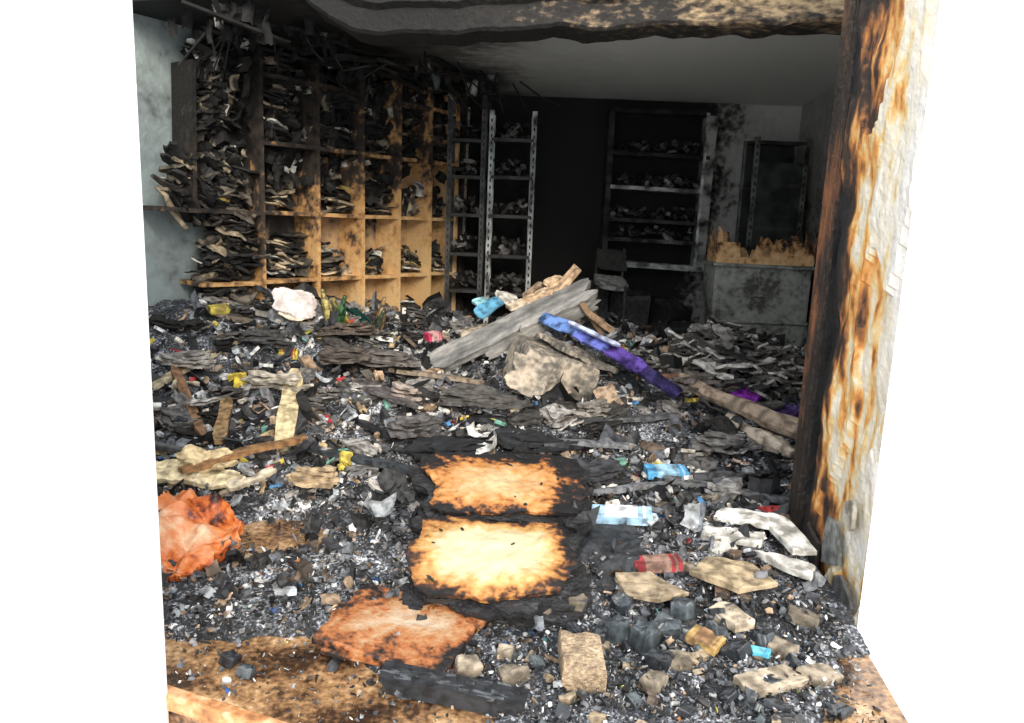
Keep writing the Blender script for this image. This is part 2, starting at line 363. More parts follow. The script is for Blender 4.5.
for i in range(len(ups)-1):
    w=ups[i+1]-ups[i]
    for z in [.45,1.05,1.65,2.25,2.62]:
        for st in range(random.choice((1,1,2))):
            if i>=2 and rnd()<.15: continue
            cx=ups[i]+w*uni(.3,.7); hh=0; tilt=uni(-.3,.3); n=random.randint(5,14)
            if i<2: n+=5
            for q in range(n):
                t=uni(.010,.035); pw=min(w*.7,uni(.14,.36))
                px=min(max(cx+uni(-.08,.08),ups[i]+pw/2+.02),ups[i+1]-pw/2-.02)
                b.slab(TM((px,.18+uni(-.04,.04),z+.03+hh+abs(tilt)*.1),(uni(-.25,.15),tilt+uni(-.25,.25),uni(-.3,.3))),pw,uni(.13,.22),t*.8,4,4,.4,.03,8,ppal(z),3.5)
                hh+=t*.9
                if hh>.36: break
        for q in range(9):
            b.sheet((uni(ups[i]+.1,ups[i+1]-.1),uni(.06,.25),min(z+uni(.03,.3),2.95)),uni(.06,.18),uni(.06,.14),(uni(0,3),uni(0,3),uni(0,3)),ppal(z+.5),curl=.6,n=3)
        if rnd()<.5:
            k=random.randint(2,6); sx=ups[i]+.05
            for q in range(k):
                b.box((sx+q*.035+.06,.19,z+.17),(.022,.20,uni(.2,.33)),(0,uni(.1,.4),0),ppal(z),.1)
for q in range(270):
    zz=uni(.75,2.1); up=zz>1.6
    s=uni(-.75,-.1) if up else uni(-.50,-.1)
    b.slab(TM((s,uni(.04,.22),zz),(uni(-.4,.4),uni(.0,1.2) if up else uni(-.5,.5),uni(-.7,.7))),uni(.08,.28),uni(.08,.20),uni(.006,.03),4,4,.5,.04,8,ppal(2.3 if rnd()<.5 else 1),3)
for q in range(430):
    z=uni(1.9,2.95); s=-.5+3.1*rnd()**1.7
    b.sheet((s,uni(.06,.28),z),uni(.05,.18),uni(.05,.14),(uni(0,3),uni(0,3),uni(0,3)),random.choice([(.012,.012,.012)]*11+[(.5,.48,.42),(.75,.75,.72),(.35,.3,.22)]),curl=.6,n=3)
b.obj('burnt_file_bundles',VCB,loc=(A0.x,A0.y,0),rot=(0,0,ANG))
# burnt boards and scraps hanging from the ceiling above the shelves
b=MB()
for q in range(26):
    s=uni(-.7,2.3); dd=uni(.0,.8); P_=A0+DX*s+NX*dd
    b.box((P_.x,P_.y,3.05-uni(0,.10)),(uni(.3,.9),uni(.04,.10),.02),(uni(-.2,.2),uni(-.15,.15),ANG+uni(-.3,.3)),random.choice([(.012,.012,.012)]*4+[(.05,.045,.04)]),.1)
for q in range(110):
    s=-.8+3.2*rnd(); dd=uni(.0,.8); P_=A0+DX*s+NX*dd
    b.sheet((P_.x,P_.y,3.06-.16*rnd()**2),uni(.03,.10),uni(.06,.16),(uni(-.3,.3)+math.pi/2,uni(-.4,.4),ANG+uni(-.8,.8)),random.choice([(.012,.012,.012)]*9+[(.10,.12,.12),(.45,.45,.43)]),curl=.3,n=3,nz=.02)
for q in range(26):
    s=uni(-.8,2.6); dd=uni(.05,.9); P_=A0+DX*s+NX*dd; Q_=P_+Vector((uni(-.5,.5),uni(-.3,.3)))
    b.tube([(P_.x,P_.y,3.10),((P_.x+Q_.x)/2,(P_.y+Q_.y)/2,2.95-uni(0,.2)),(Q_.x,Q_.y,2.9-uni(0,.25))],[.008]*3,(.02,.02,.02),5)
b.obj('hanging_burnt_scraps',VCB)

b=MB(); b.box((2.70,.05,1.55),(.07,.07,2.95),(0,.01,0),(.05,.04,.035),.2); b.box((2.70,-.0,2.2),(.02,.02,1.4),(0,.03,0),(.4,.35,.3))
b.obj('charred_post',VC,loc=(A0.x,A0.y,0),rot=(0,0,ANG))
def rack(name,x0_,y0_,w,d,h,levels,colpost,colshelf,base=.4,holes=True,back=False):
    b=MB()
    if back: b.box((x0_+w/2,y0_+d,(h+base)/2),(w,.01,h-base),(0,0,0),(.02,.024,.022)); b.box((x0_+w/2,y0_+.02,(h+base)/2),(w,.006,h-base-.5),(0,0,0),(.03,.04,.036))
    for px in(x0_,x0_+w):
        for py in(y0_,y0_+d):
            sx=1 if px==x0_ else -1
            b.box((px,py,(h+base)/2),(.05,.006,h-base),(0,0,0),colpost); b.box((px-sx*.02,py+.02,(h+base)/2),(.006,.04,h-base),(0,0,0),colpost)
            if holes and py==y0_:
                z=base+.1
                while z<h-.05:
                    b.box((px,py-.004,z),(.016,.004,.035),(0,0,0),(.01,.01,.01)); z+=.075
    for z in levels:
        b.box((x0_+w/2,y0_+d/2,z),(w,d,.012),(0,uni(-.02,.02),0),colshelf); b.box((x0_+w/2,y0_,z-.012),(w,.008,.035),(0,0,0),colshelf)
        if back: continue
        for q in range(int(70*w)):
            v=random.choice([.012,.02,.04,.10,.25]) if rnd()<.94 else .6
            s=uni(.02,.08)
            b.shard((x0_+uni(.05,w-.05),y0_+uni(.03,d-.05),z+uni(.02,.18)),s,s*uni(.3,.9),uni(.01,.05),(uni(-.8,.8),uni(-.8,.8),rnd()*6),(v,v*.97,v*.92))
    return b.obj(name,VCM)
rack('slotted_metal_rack',-.30,8.05,.44,.4,2.78,[.9,1.3,1.72,2.12,2.5],(.55,.60,.59),(.05,.05,.05))
rack('slotted_metal_rack.001',-.75,8.25,.36,.4,2.95,[.9,1.3,1.72,2.12,2.5],(.09,.09,.09),(.04,.04,.04))
rack('slotted_metal_rack.002',2.47,8.1,.52,.4,2.62,[.8,1.25,1.7,2.15,2.58],(.14,.15,.14),(.05,.05,.05),back=True)
b=MB()
cxa,cxb,za,zb=.98,2.17,1.22,2.92
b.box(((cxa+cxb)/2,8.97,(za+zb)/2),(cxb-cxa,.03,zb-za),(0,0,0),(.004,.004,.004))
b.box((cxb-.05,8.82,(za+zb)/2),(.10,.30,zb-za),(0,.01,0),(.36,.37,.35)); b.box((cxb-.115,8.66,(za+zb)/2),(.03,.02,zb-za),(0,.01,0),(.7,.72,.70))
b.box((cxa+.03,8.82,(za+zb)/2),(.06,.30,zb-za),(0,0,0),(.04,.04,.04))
b.box(((cxa+cxb)/2,8.82,zb),(cxb-cxa,.30,.05),(0,0,0),(.02,.02,.02)); b.box(((cxa+cxb)/2,8.80,za),(cxb-cxa,.34,.06),(0,.03,0),(.6,.64,.62))
for z,cl in((2.08,.5),(1.72,.05),(1.5,.12),(2.45,.03)):
    b.box(((cxa+cxb)/2,8.8,z),(cxb-cxa-.1,.30,.04),(0,.02,0),(cl,cl*1.02,cl))
    for q in range(50):
        v=random.choice([.01,.015,.03,.06,.12,.3]); s=uni(.03,.09)
        b.shard((uni(cxa+.1,cxb-.15),uni(8.68,8.9),z+uni(.03,.16)),s,s*uni(.3,.9),uni(.01,.05),(uni(-.6,.6),uni(-.6,.6),rnd()*6),(v,v,v*.95))
b.obj('display_cupboard',VCS)

cabm=lin_mat('scorched_metal',[(0,(.50,.51,.47)),(.4,(.30,.31,.28)),(.6,(.10,.10,.09)),(1,(.012,.012,.012))],nscale=3,namp=.8,c=.42,n2=(20,.4),rough=.6)
b=MB()
b.box((2.36,7.42,.88),(.92,.45,.88),(0,0,0),(.2,.2,.2)); b.box((2.36,7.185,.62),(.86,.02,.30),(0,0,0),(.3,.3,.3)); b.box((2.36,7.185,.98),(.86,.02,.34),(0,0,0),(.3,.3,.3)); b.box((2.36,7.17,.80),(.92,.03,.03),(0,0,0),(.3,.3,.3)); b.box((2.36,7.16,1.05),(.16,.02,.025),(0,0,0),(.3,.3,.3)); b.box((2.36,7.4,1.33),(.98,.5,.03),(0,.01,0),(.3,.3,.3))
b.obj('scorched_cabinet',cabm,bevel=.006)
cart=lin_mat('scorched_cardboard',[(0,(.88,.62,.34)),(.4,(.68,.40,.18)),(.55,(.28,.13,.05)),(.66,(.02,.017,.015)),(1,(.01,.01,.01))],k=(0,0,1.0),c=-1.02,nscale=4,namp=1.0,n2=(20,.5))
b=MB()
for (xa,ya,xb,yb) in((1.90,7.2,2.83,7.2),(1.90,7.2,1.90,7.55),(2.83,7.2,2.83,7.55),(1.95,7.6,2.8,7.6)):
    n=44; L_=[]; h0=0
    for i in range(n+1):
        t=i/n
        if i%3==0: h0=.14*rnd() if rnd()<.6 else .02
        hgt=.03+.22*max(0,noise.noise(Vector((t*5+xa,ya,3))))*1.6+h0
        if t<.25: hgt+=.15
        if .55<t<.85: hgt+=.10
        L_.append((xa+(xb-xa)*t,ya+(yb-ya)*t,hgt))
    vs=[(x,y,1.345) for x,y,h in L_]+[(x,y+.0,1.345+h) for x,y,h in L_]+[(x+.008,y+.008,1.345) for x,y,h in L_]+[(x+.008,y+.008,1.345+h) for x,y,h in L_]
    N1=n+1; fs=[]
    for i in range(n): fs+=[(i,i+1,N1+i+1,N1+i),(2*N1+i+1,2*N1+i,3*N1+i,3*N1+i+1),(N1+i,N1+i+1,3*N1+i+1,3*N1+i)]
    b.add(vs,fs,(.5,.4,.3))
b.obj('torn_carton',cart)

# ------------------------------------------------------------------ hero items
def scorch(name,cream,rx,ry,c=0.0,cx=0,cy=0,tan=(.55,.22,.05),p1=.45,na=.22,n2=.10,mid=None):
    mid=mid or (cream[0]*.85,cream[1]*.6,cream[2]*.35)
    return lin_mat(name,[(0,cream),(p1,tuple(v*.9 for v in cream)),(.60,mid),(.71,tan),(.78,(.08,.03,.012)),(.84,(.010,.009,.009)),(1,(.006,.006,.007))],
        coord='Object',radial=(cx,cy,rx,ry,.86),c=c,nscale=6,namp=na,n2=(26,n2),rough=.7,bump=.35,bscale=25)
charp=lin_mat('charred_paper_edge',[(0,(.006,.006,.007)),(.5,(.02,.02,.022)),(.8,(.10,.10,.11)),(1,(.35,.34,.33))],nscale=8,namp=.8,c=.40,stretch=(1,1,9),coord='Object',rough=.7,bump=.9,bscale=50)
def stack(name,loc,rot,w,d,layers,t,topmat,ts=.02,dome=.02,under=1.12,specks=12):
    b=MB(); z=0
    for i in range(layers):
        g=under+(1.0-under)*i/layers
        b.slab(TM((uni(-.02,.03),uni(-.03,.01),z),(0,0,uni(-.06,.06))),w*uni(.98,1.05)*g,d*uni(.98,1.06)*g,t,30,24,.22,.018,6,(.02,.02,.02),6,mi=1,dome=dome*.5); z+=t*1.0
    b.slab(TM((0,0,z+ts*.2)),w,d,ts,50,40,.14,.018,5,(.5,.5,.5),7,dome=dome,mi=0)
    for i in range(specks):
        x,y=uni(-.42,.42)*w,uni(-.5,.5)*d
        b.shard((x,y,z+ts*.7+dome*(1-max(abs(x)/w*2,abs(y)/d*2)**2)+.004),uni(.005,.03),uni(.003,.012),.004,(uni(-.3,.3),uni(-.3,.3),rnd()*6),(.02,.02,.02)); 
        for k in range(7): b.m[-1-k]=1
    return b.obj(name,[topmat,charp],loc=loc,rot=rot,smooth=False)
stack('burnt_paper_stack',(-.02,3.76,.09),(.20,.0,.04),.80,.60,7,.034,scorch('scorch_a',(.62,.46,.25),.47,.34,.14,cx=-.06,cy=-.06,tan=(.30,.11,.03),p1=.22,na=.62,n2=.35,mid=(.50,.22,.06)),under=1.14)
stack('burnt_paper_stack.001',(-.05,3.12,.06),(.16,.0,.05),.68,.58,5,.028,scorch('scorch_b',(.68,.58,.36),.38,.33,.0,cx=-.02,tan=(.40,.17,.045),p1=.42,na=.36,n2=.22,mid=(.56,.34,.12)),under=1.10,specks=8)
b=MB(); b.slab(TM((0,0,0)),.42,.46,.02,20,20,.35,.04,5,(.03,.033,.038),3)
b.slab(TM((-.42,.22,.0),(.1,.05,.1)),.85,.22,.02,24,10,.4,.05,5,(.025,.027,.03),3)
b.obj('charred_sheet',VC,loc=(.40,3.30,.16),rot=(.15,-.1,.3))
rust=lin_mat('rusty_board',[(0,(.50,.39,.28)),(.3,(.42,.23,.11)),(.48,(.36,.12,.035)),(.60,(.12,.045,.02)),(.70,(.010,.009,.009)),(1,(.008,.008,.008))],coord='Object',radial=(.03,.02,.33,.28,.58),c=.06,nscale=5,namp=.75,n2=(30,.40),rough=.55,bump=.5)
b=MB(); b.chip(TM((0,0,0)),.60,.50,.035,(.3,.2,.1),4,9,.06); b.chip(TM((.0,.0,-.02),(0,0,.08)),.66,.54,.02,(.02,.02,.02),5,6,.15); b.obj('scorched_board',rust,loc=(-.40,2.72,.065),rot=(.05,.04,-.38))
b=MB(); b.box((0,0,0),(.50,.10,.06),(0,0,0),(.02,.022,.026),.1)
for i in range(50): b.box((uni(-.24,.24),uni(-.04,.04),uni(.02,.03)),(uni(.02,.09),uni(.008,.02),.012),(uni(-.15,.15),uni(-.15,.15),uni(-.15,.15)),random.choice([(.02,.022,.026),(.04,.045,.05),(.08,.09,.10)]),.3)
b.obj('charred_timber',VC,loc=(-.16,2.36,.04),rot=(0,.02,-.22))

stone=lin_mat('broken_concrete',[(0,(.09,.07,.05)),(.4,(.30,.22,.14)),(.7,(.50,.38,.25)),(1,(.70,.58,.42))],nscale=9,namp=.6,c=.5,n2=(60,.6),bump=1.0,bscale=70)
b=MB(); b.chip(TM((0,0,0)),.18,.25,.10,(.5,.45,.38),4,9,.08,wob=.08)
b.obj('broken_brick',stone,loc=(.30,2.52,.07),rot=(.1,0,.06))
b=MB()
for (x,y,sx,sy,sz,v) in((-.12,2.50,.12,.09,.05,.34),(.02,2.62,.08,.07,.04,.36),(.05,2.46,.12,.09,.05,.24),(.17,2.86,.10,.08,.06,.16),(.31,2.88,.11,.09,.06,.14),(.95,2.86,.20,.12,.04,.55),(1.0,2.50,.32,.14,.035,.42),(1.20,2.55,.2,.13,.035,.30),(.88,3.2,.2,.12,.04,.42),(-.28,2.66,.08,.07,.04,.26),(.55,2.45,.12,.08,.04,.22),(1.26,2.9,.14,.10,.05,.16),(.68,2.6,.1,.09,.05,.2),(.8,3.75,.2,.14,.04,.25),(1.1,3.9,.22,.14,.04,.25),(1.1,2.7,.12,.1,.04,.26)):
    b.chip(TM((x,y,max(T(x,y),0)+sz*.45),(uni(-.25,.25),uni(-.25,.25),rnd()*6)),sx,sy,sz*1.1,(v,v*.84,v*.63),random.choice((4,5,5)),8,.25)
b.obj('concrete_rubble',VCC)
b=MB()
for (x,y,sx,sy,sz) in((.46,2.76,.14,.13,.12),(.56,2.70,.16,.13,.13),(.66,2.78,.15,.16,.12),(.75,2.88,.14,.12,.10),(.50,2.9,.12,.1,.1),(.85,2.75,.12,.1,.1),(.38,2.7,.1,.1,.09),(.60,2.58,.12,.12,.08),(-1.0,2.52,.10,.09,.06),(-.92,2.46,.09,.08,.05),(.9,2.65,.14,.1,.08),(1.05,2.75,.12,.1,.08)):
    b.chip(TM((x,y,max(T(x,y),0)+sz*.35),(uni(-.4,.4),uni(-.4,.4),rnd()*6)),sx*.85,sy*.85,sz*.7,random.choice([(.02,.024,.03),(.035,.045,.055),(.06,.075,.085)]),5,6,.25)
for i in range(170):
    x=uni(.1,1.25);y=uni(2.1,2.95); s=uni(.02,.065)
    if x>edge_x(y)-.1: continue
    b.chip(TM((x,y,max(T(x,y),0)+s*.3),(uni(-.6,.6),uni(-.6,.6),rnd()*6)),s*1.4,s*uni(.5,1.1),s*.45,random.choice([(.02,.024,.03),(.035,.045,.055),(.08,.10,.11),(.3,.24,.16),(.02,.02,.022),(.4,.42,.42)]),random.choice((4,5)),6,.3)
b.obj('charcoal_lumps',vc_mat('glossy_charcoal',rough=.45,dark=.5,nscale=30,spec=.7,rv=.2))
b=MB()
b.chip(TM((.64,2.99,.14),(.1,.05,.2)),.36,.24,.035,(.34,.27,.18),5,7,.22,wob=.3)
b.chip(TM((1.02,3.06,.16),(.10,.06,-.3)),.42,.25,.035,(.38,.30,.19),5,7,.2,wob=.3)
b.obj('flat_stone_fragments',VCC)
b=MB()
for (x,y,z,w,d,rz,rx,v) in((1.10,3.42,.20,.30,.13,-.25,.1,.58),(1.22,3.52,.25,.36,.12,-.5,.15,.70),(1.34,3.36,.24,.13,.34,.1,.1,.64),(1.28,3.2,.17,.32,.09,-.9,.1,.64),(1.02,3.35,.17,.16,.10,.3,0,.5),(1.35,3.55,.22,.2,.12,1.2,0,.6)):
    b.chip(TM((x,y,z),(rx,uni(-.1,.1),rz)),w,d,.035,(v,v*.99,v*.93),random.choice((4,4,5)),9,.15,wob=.2)
b.obj('plasterboard_fragments',vc_mat('plasterboard',rough=.85,dark=.6,nscale=14,rv=.05,bump=.7))

orange=lin_mat('scorched_orange_fabric',[(0,(.74,.50,.32)),(.25,(.66,.27,.12)),(.45,(.62,.17,.035)),(.58,(.38,.08,.02)),(.68,(.08,.025,.015)),(1,(.01,.01,.01))],coord='Object',radial=(0,0,.42,.34,.30),c=.16,nscale=5,namp=.9,n2=(16,.45),rough=.35,bump=.4)
b=MB()
def folds(x,y):
    dst,_=noise.voronoi(Vector((x*5.5+noise.noise(Vector((x*4,y*4,1)))*.6,y*5.5,3)))
    return .13*(dst[1]-dst[0])+.10*math.exp(-((x/.3)**2+(y/.25)**2)) +.05*noise.fractal(Vector((x*5,y*5,9)),1,2,3)
b.slab(TM((0,0,0)),.66,.58,.03,60,50,.20,.0,5,(.7,.3,.1),3.6,sag=folds)
b.obj('crumpled_orange_bag',orange,loc=(-1.55,3.24,.10),rot=(.22,.16,-.35),smooth=False)
b=MB(); b.slab(TM((0,0,0)),.50,.18,.03,30,16,.3,.05,6,(.78,.66,.42),4); b.slab(TM((.12,.05,.05),(.2,.1,.3)),.3,.16,.02,20,12,.3,.05,6,(.66,.52,.3),4); b.slab(TM((.38,-.06,-.0),(.1,-.1,.5)),.24,.08,.02,20,12,.3,.04,6,(.55,.48,.36),5)
b.obj('scorched_paper_bundle',VCC,loc=(-1.78,3.95,.23),rot=(.25,0,.0))

def plank(mb,p0,p1,w,t,col,j=.0,roll=0):
    p0=Vector(p0);p1=Vector(p1);d=p1-p0;L=d.length;d.normalize()
    side=d.cross(Vector((0,0,1))).normalized(); up=side.cross(d)
    side2=side*math.cos(roll)+up*math.sin(roll); up2=d.cross(side2)*-1
    n=8; vs=[];fs=[]
    for i in range(n+1):
        ww=w/2*(1+uni(-.12,.12)) if 0<i<n else w/2*uni(.4,.9)
        c=p0+d*(L*i/n)+d*(uni(-.02,.02) if i in(0,n) else 0)+up2*noise.noise(Vector((i*.4,p0.x*5,p0.y*5)))*t*.6
        for a,b_ in((-1,-1),(1,-1),(1,1),(-1,1)): vs.append(c+side2*a*ww+up2*b_*t/2)
    for i in range(n):
        for k in range(4): fs.append((i*4+k,i*4+(k+1)%4,(i+1)*4+(k+1)%4,(i+1)*4+k))
    fs+=[(3,2,1,0),(n*4,n*4+1,n*4+2,n*4+3)]
    mb.add(vs,fs,col)
def gz(x,y,o=0.03): return (x,y,T(x,y)+o)
b=MB()
plank(b,gz(-1.55,5.25,.08),gz(-1.37,4.35,.06),.12,.03,(.66,.54,.32)); b.obj('light_wood_lath',VCC)
b=MB(); plank(b,gz(-1.75,3.85,.14),gz(-1.25,4.45,.12),.07,.03,(.32,.17,.07)); b.obj('scorched_lath',VCC)
b=MB()
for p0,p1,w,col in (((-1.25,4.45),(-.45,4.05),.07,(.05,.06,.07)),((-2.4,5.2),(-1.9,4.5),.06,(.22,.12,.06)),((-2.5,4.9),(-2.1,5.6),.10,(.50,.42,.28)),((-1.9,4.9),(-1.75,4.35),.08,(.30,.19,.09)),((-1.9,4.7),(-1.4,5.1),.06,(.03,.03,.035)),
    ((.5,4.8),(1.15,4.9),.07,(.12,.13,.14)),((.9,4.1),(1.6,4.0),.08,(.16,.17,.18)),((-.3,4.9),(.6,4.75),.07,(.03,.03,.035)),((1.1,4.2),(1.7,4.35),.06,(.10,.10,.11)),((-2.0,5.9),(-2.5,6.0),.12,(.25,.2,.15)),((-.9,5.6),(-1.5,5.9),.1,(.10,.09,.085)),((-.6,5.0),(-1.1,5.2),.16,(.12,.11,.11)),((.2,4.6),(.75,4.5),.05,(.2,.21,.23)),((-2.2,4.3),(-1.7,4.25),.06,(.1,.1,.1)),((-1.1,4.9),(-.75,4.6),.05,(.02,.02,.025)),((1.3,6.3),(2.2,6.0),.1,(.2,.18,.16)),((1.95,5.4),(2.45,5.5),.15,(.70,.52,.30)),((.4,3.9),(.9,4.05),.04,(.2,.21,.23)),((.7,3.5),(1.2,3.8),.05,(.05,.05,.055)),((-.2,5.3),(-.9,5.5),.05,(.3,.24,.18)),((-2.6,6.2),(-2.0,6.1),.08,(.35,.33,.3)),((-1.9,4.2),(-1.6,4.9),.04,(.02,.02,.025)),((-1.5,4.1),(-1.35,4.75),.05,(.07,.07,.075)),((-2.5,5.7),(-2.2,5.2),.05,(.02,.02,.02))):
    plank(b,gz(*p0,uni(.03,.07)),gz(*p1,uni(.03,.09)),w,.03,col)
b.obj('burnt_wood_planks',VC)
b=MB()
def log(p0,p1,r0,r1,col,k=9,n=9):
    P=[];Rr_=[]
    for i in range(k+1):
        t=i/k; q=Vector(p0).lerp(Vector(p1),t); q+=Vector((0,noise.noise(Vector((t*3,p0[0],6)))*.04,noise.noise(Vector((t*3,p0[0],2)))*.04)); P.append(q); Rr_.append((r0+(r1-r0)*t)*(1+.10*math.sin(t*9+p0[0])))
    Rr_[0]*=.6;Rr_[-1]*=.6
    b.tube(P,Rr_,col,n,.12)
log((1.20,5.25,.60),(1.95,4.5,.38),.05,.07,(.34,.26,.19)); log((1.48,4.95,.38),(1.75,4.45,.32),.06,.05,(.50,.42,.33)); log((1.0,5.4,.58),(1.4,5.35,.6),.03,.02,(.15,.08,.05))
log((1.9,4.75,.34),(2.15,4.7,.35),.05,.04,(.55,.5,.42))
b.obj('burnt_log',VCC)
b=MB()
def roll(x,y,z,w,d,rz,col,n=5):
    for q in range(n):
        f=uni(.55,1.1); b.slab(TM((x+uni(-.02,.02),y,z+q*.018),(uni(-.1,.1),uni(-.1,.1),rz+uni(-.12,.12))),w*(1-.08*q),d*(1-.1*q),.015,14,9,.3,.025,7,tuple(v*f for v in col),3.2)
roll(-1.65,5.1,.47,.5,.16,-.2,(.66,.60,.50)); roll(-2.3,5.2,.58,.45,.18,-.4,(.55,.52,.48)); roll(-1.07,3.98,.19,.28,.12,-.1,(.50,.38,.24)); roll(-.95,5.55,.58,.5,.24,-.2,(.20,.18,.17)); roll(-.75,5.1,.42,.3,.16,-.5,(.42,.35,.31)); roll(-1.25,5.5,.6,.4,.3,.1,(.12,.10,.085)); roll(-.2,5.0,.43,.6,.32,-.2,(.10,.095,.09)); roll(.15,4.6,.25,.7,.4,.1,(.025,.028,.033)); roll(-.35,4.5,.22,.6,.4,.1,(.025,.028,.033)); roll(1.35,4.6,.3,.4,.2,.3,(.26,.25,.24)); roll(-1.3,6.0,.72,.4,.25,.3,(.14,.11,.09)); roll(.55,4.85,.42,.3,.15,.6,(.40,.37,.33)); roll(1.2,3.95,.2,.25,.15,.6,(.30,.30,.30)); roll(1.9,5.7,.72,.4,.25,.1,(.3,.27,.24)); roll(-.6,4.7,.3,.4,.25,.6,(.16,.15,.15)); roll(.5,4.2,.2,.45,.3,.3,(.05,.052,.06)); roll(-1.9,5.6,.7,.4,.25,-.3,(.10,.10,.10)); roll(1.3,5.2,.55,.35,.25,.3,(.16,.14,.13))
b.obj('burnt_paper_bundles',VCC)

greyb=lin_mat('ashy_board',[(0,(.05,.05,.05)),(.4,(.20,.20,.195)),(.7,(.38,.37,.35)),(1,(.58,.54,.47))],coord='Object',nscale=4,namp=.8,c=.43,n2=(25,.5),stretch=(.3,1,1),bump=.6)
b=MB(); b.slab(TM((0,0,0)),1.36,.20,.07,44,10,.10,.018,5,(.3,.3,.3),12); b.slab(TM((-.72,.0,-.04),(.2,0,.5)),.35,.3,.05,20,14,.4,.04,5,(.3,.3,.3),4); b.slab(TM((.2,-.12,-.04),(1.2,0,0)),.9,.09,.03,20,5,.2,.01,5,(.3,.3,.3),12)
b.obj('fallen_shelf_board',greyb,loc=(.0,5.78,.86),rot=(.65,-.46,.20))
box=lin_mat('ashy_carton',[(0,(.03,.028,.025)),(.4,(.17,.155,.13)),(.65,(.40,.34,.27)),(1,(.60,.51,.40))],coord='Object',nscale=3,namp=.9,c=.42,n2=(25,.5),k=(-.6,0,0))
b=MB(); b.chip(TM((0,0,0),(0,0,0)),.60,.50,.34,(.4,.4,.3),4,7,.10,wob=.05); b.slab(TM((.12,-.02,.19),(0,.1,.3)),.46,.42,.03,24,20,.3,.04,5,(.4,.4,.4),5); b.slab(TM((-.22,-.27,-.02),(1.2,.1,.0)),.3,.24,.02,24,20,.3,.04,5,(.4,.4,.4),5)
b.obj('collapsed_carton',box,loc=(.26,5.26,.62),rot=(.1,.30,.25))
b=MB()
for (x,y,z,w,d,rx,ry,rz,col) in((.42,6.0,1.22,.30,.10,.3,-.9,.2,(.66,.46,.29)),(.30,6.0,1.14,.32,.10,.2,-.4,.5,(.68,.54,.37)),(.18,5.95,1.08,.3,.1,.4,-.3,-.2,(.6,.42,.27)),(.05,5.95,1.02,.26,.1,.2,-.3,.3,(.68,.56,.43)),(-.3,5.85,.80,.3,.12,.2,-.2,.4,(.42,.36,.28)),(.5,6.1,1.1,.2,.08,.3,-1.2,.1,(.5,.33,.2)),(-.05,6.0,1.05,.2,.14,.5,.2,.6,(.7,.68,.62)),(.6,5.8,.95,.35,.07,.2,.9,.3,(.25,.16,.09)),(.7,5.75,.9,.3,.05,.2,.6,.1,(.35,.23,.14)),(.3,6.05,1.2,.22,.07,.3,-.2,.9,(.7,.53,.35)),(.62,5.9,.98,.3,.06,.2,1.2,.3,(.15,.10,.06)),(.15,6.05,1.12,.2,.07,.3,-.6,.6,(.3,.22,.15))):
    b.chip(TM((x,y,z),(rx,ry,rz)),w,d,.045,col,4,9,.12)
b.obj('wood_offcuts',VCC)
b=MB()
b.slab(TM((-.20,5.80,1.0),(.5,-.5,.6)),.24,.12,.02,8,6,.15,.01,6,(.10,.32,.50),8); b.slab(TM((-.26,5.88,1.02),(.5,-.3,.7)),.12,.10,.02,8,6,.15,.01,6,(.3,.6,.65),6)
b.obj('blue_carton_scrap',VCC)
b=MB()
pts=[Vector((.20,5.72,.95)),Vector((.45,5.46,.89)),Vector((.66,5.28,.81)),Vector((.88,5.10,.70)),Vector((1.12,4.94,.56))]
cols=[(.16,.28,.62),(.13,.16,.50),(.10,.06,.30),(.035,.028,.10)]
for i in range(4):
    plank(b,pts[i],pts[i+1]+(pts[i+1]-pts[i])*.1,.13-.015*abs(i-1.5),.02,cols[i],roll=-.75+.1*i)
plank(b,Vector((.40,5.45,.95)),Vector((.75,5.17,.83)),.03,.02,(.5,.55,.75),roll=-.7)
b.obj('purple_plastic_strip',vc_mat('plastic',rough=.35,dark=.75,nscale=12))
b=MB()
for (x,y,c_) in((1.62,5.1,(.25,.03,.38)),(2.02,4.95,(.10,.05,.22)),(2.08,5.05,(.06,.04,.14)),(1.9,5.05,(.08,.05,.18))):
    b.slab(TM((x,y,T(x,y)+.09),(uni(-.4,.4),uni(-.4,.4),rnd()*3)),.22,.16,.04,12,8,.3,.04,6,c_,4)
b.obj('purple_melted_wrappers',vc_mat('plastic2',rough=.35,dark=.5,nscale=15))

def carton(name,x,y,w,d,h,rz,col,col2,z=None,tilt=.1):
    b=MB(); b.box((0,0,0),(w,d,h),(0,0,0),col,.04); b.box((0,0,h*.03),(w*.55,d*1.01,h*1.02),(0,0,0),col2,.0); b.box((w*.38,0,h*.03),(w*.06,d*1.015,h*1.03),(0,0,0),col2)
    zz=T(x,y)+h*.6+.02 if z is None else z
    return b.obj(name,VCC,loc=(x,y,zz),rot=(tilt,uni(-.1,.1),rz),bevel=.003)
carton('medicine_box',.575,3.56,.30,.10,.05,-.12,(.34,.54,.72),(.72,.78,.84),z=.23,tilt=.25)
carton('medicine_box.001',.93,4.22,.24,.12,.05,.05,(.10,.38,.70),(.35,.6,.8))
carton('medicine_box.002',.69,3.18,.22,.08,.05,.1,(.35,.04,.05),(.30,.18,.14))
carton('medicine_box.003',.80,2.70,.13,.09,.04,-.7,(.50,.33,.12),(.35,.2,.1))
carton('medicine_box.004',-1.92,5.15,.12,.08,.10,.3,(.80,.62,.08),(.7,.5,.05))
carton('medicine_box.005',-2.35,5.95,.16,.10,.06,.6,(.70,.58,.10),(.5,.4,.1))
carton('medicine_box.006',-.62,5.75,.12,.09,.06,.6,(.50,.04,.10),(.6,.35,.35),z=.76)
carton('medicine_box.007',-1.7,5.6,.14,.10,.06,.2,(.75,.6,.1),(.5,.1,.05))
carton('medicine_box.008',1.0,2.66,.08,.04,.02,-.5,(.10,.5,.7),(.2,.6,.8))
b=MB()
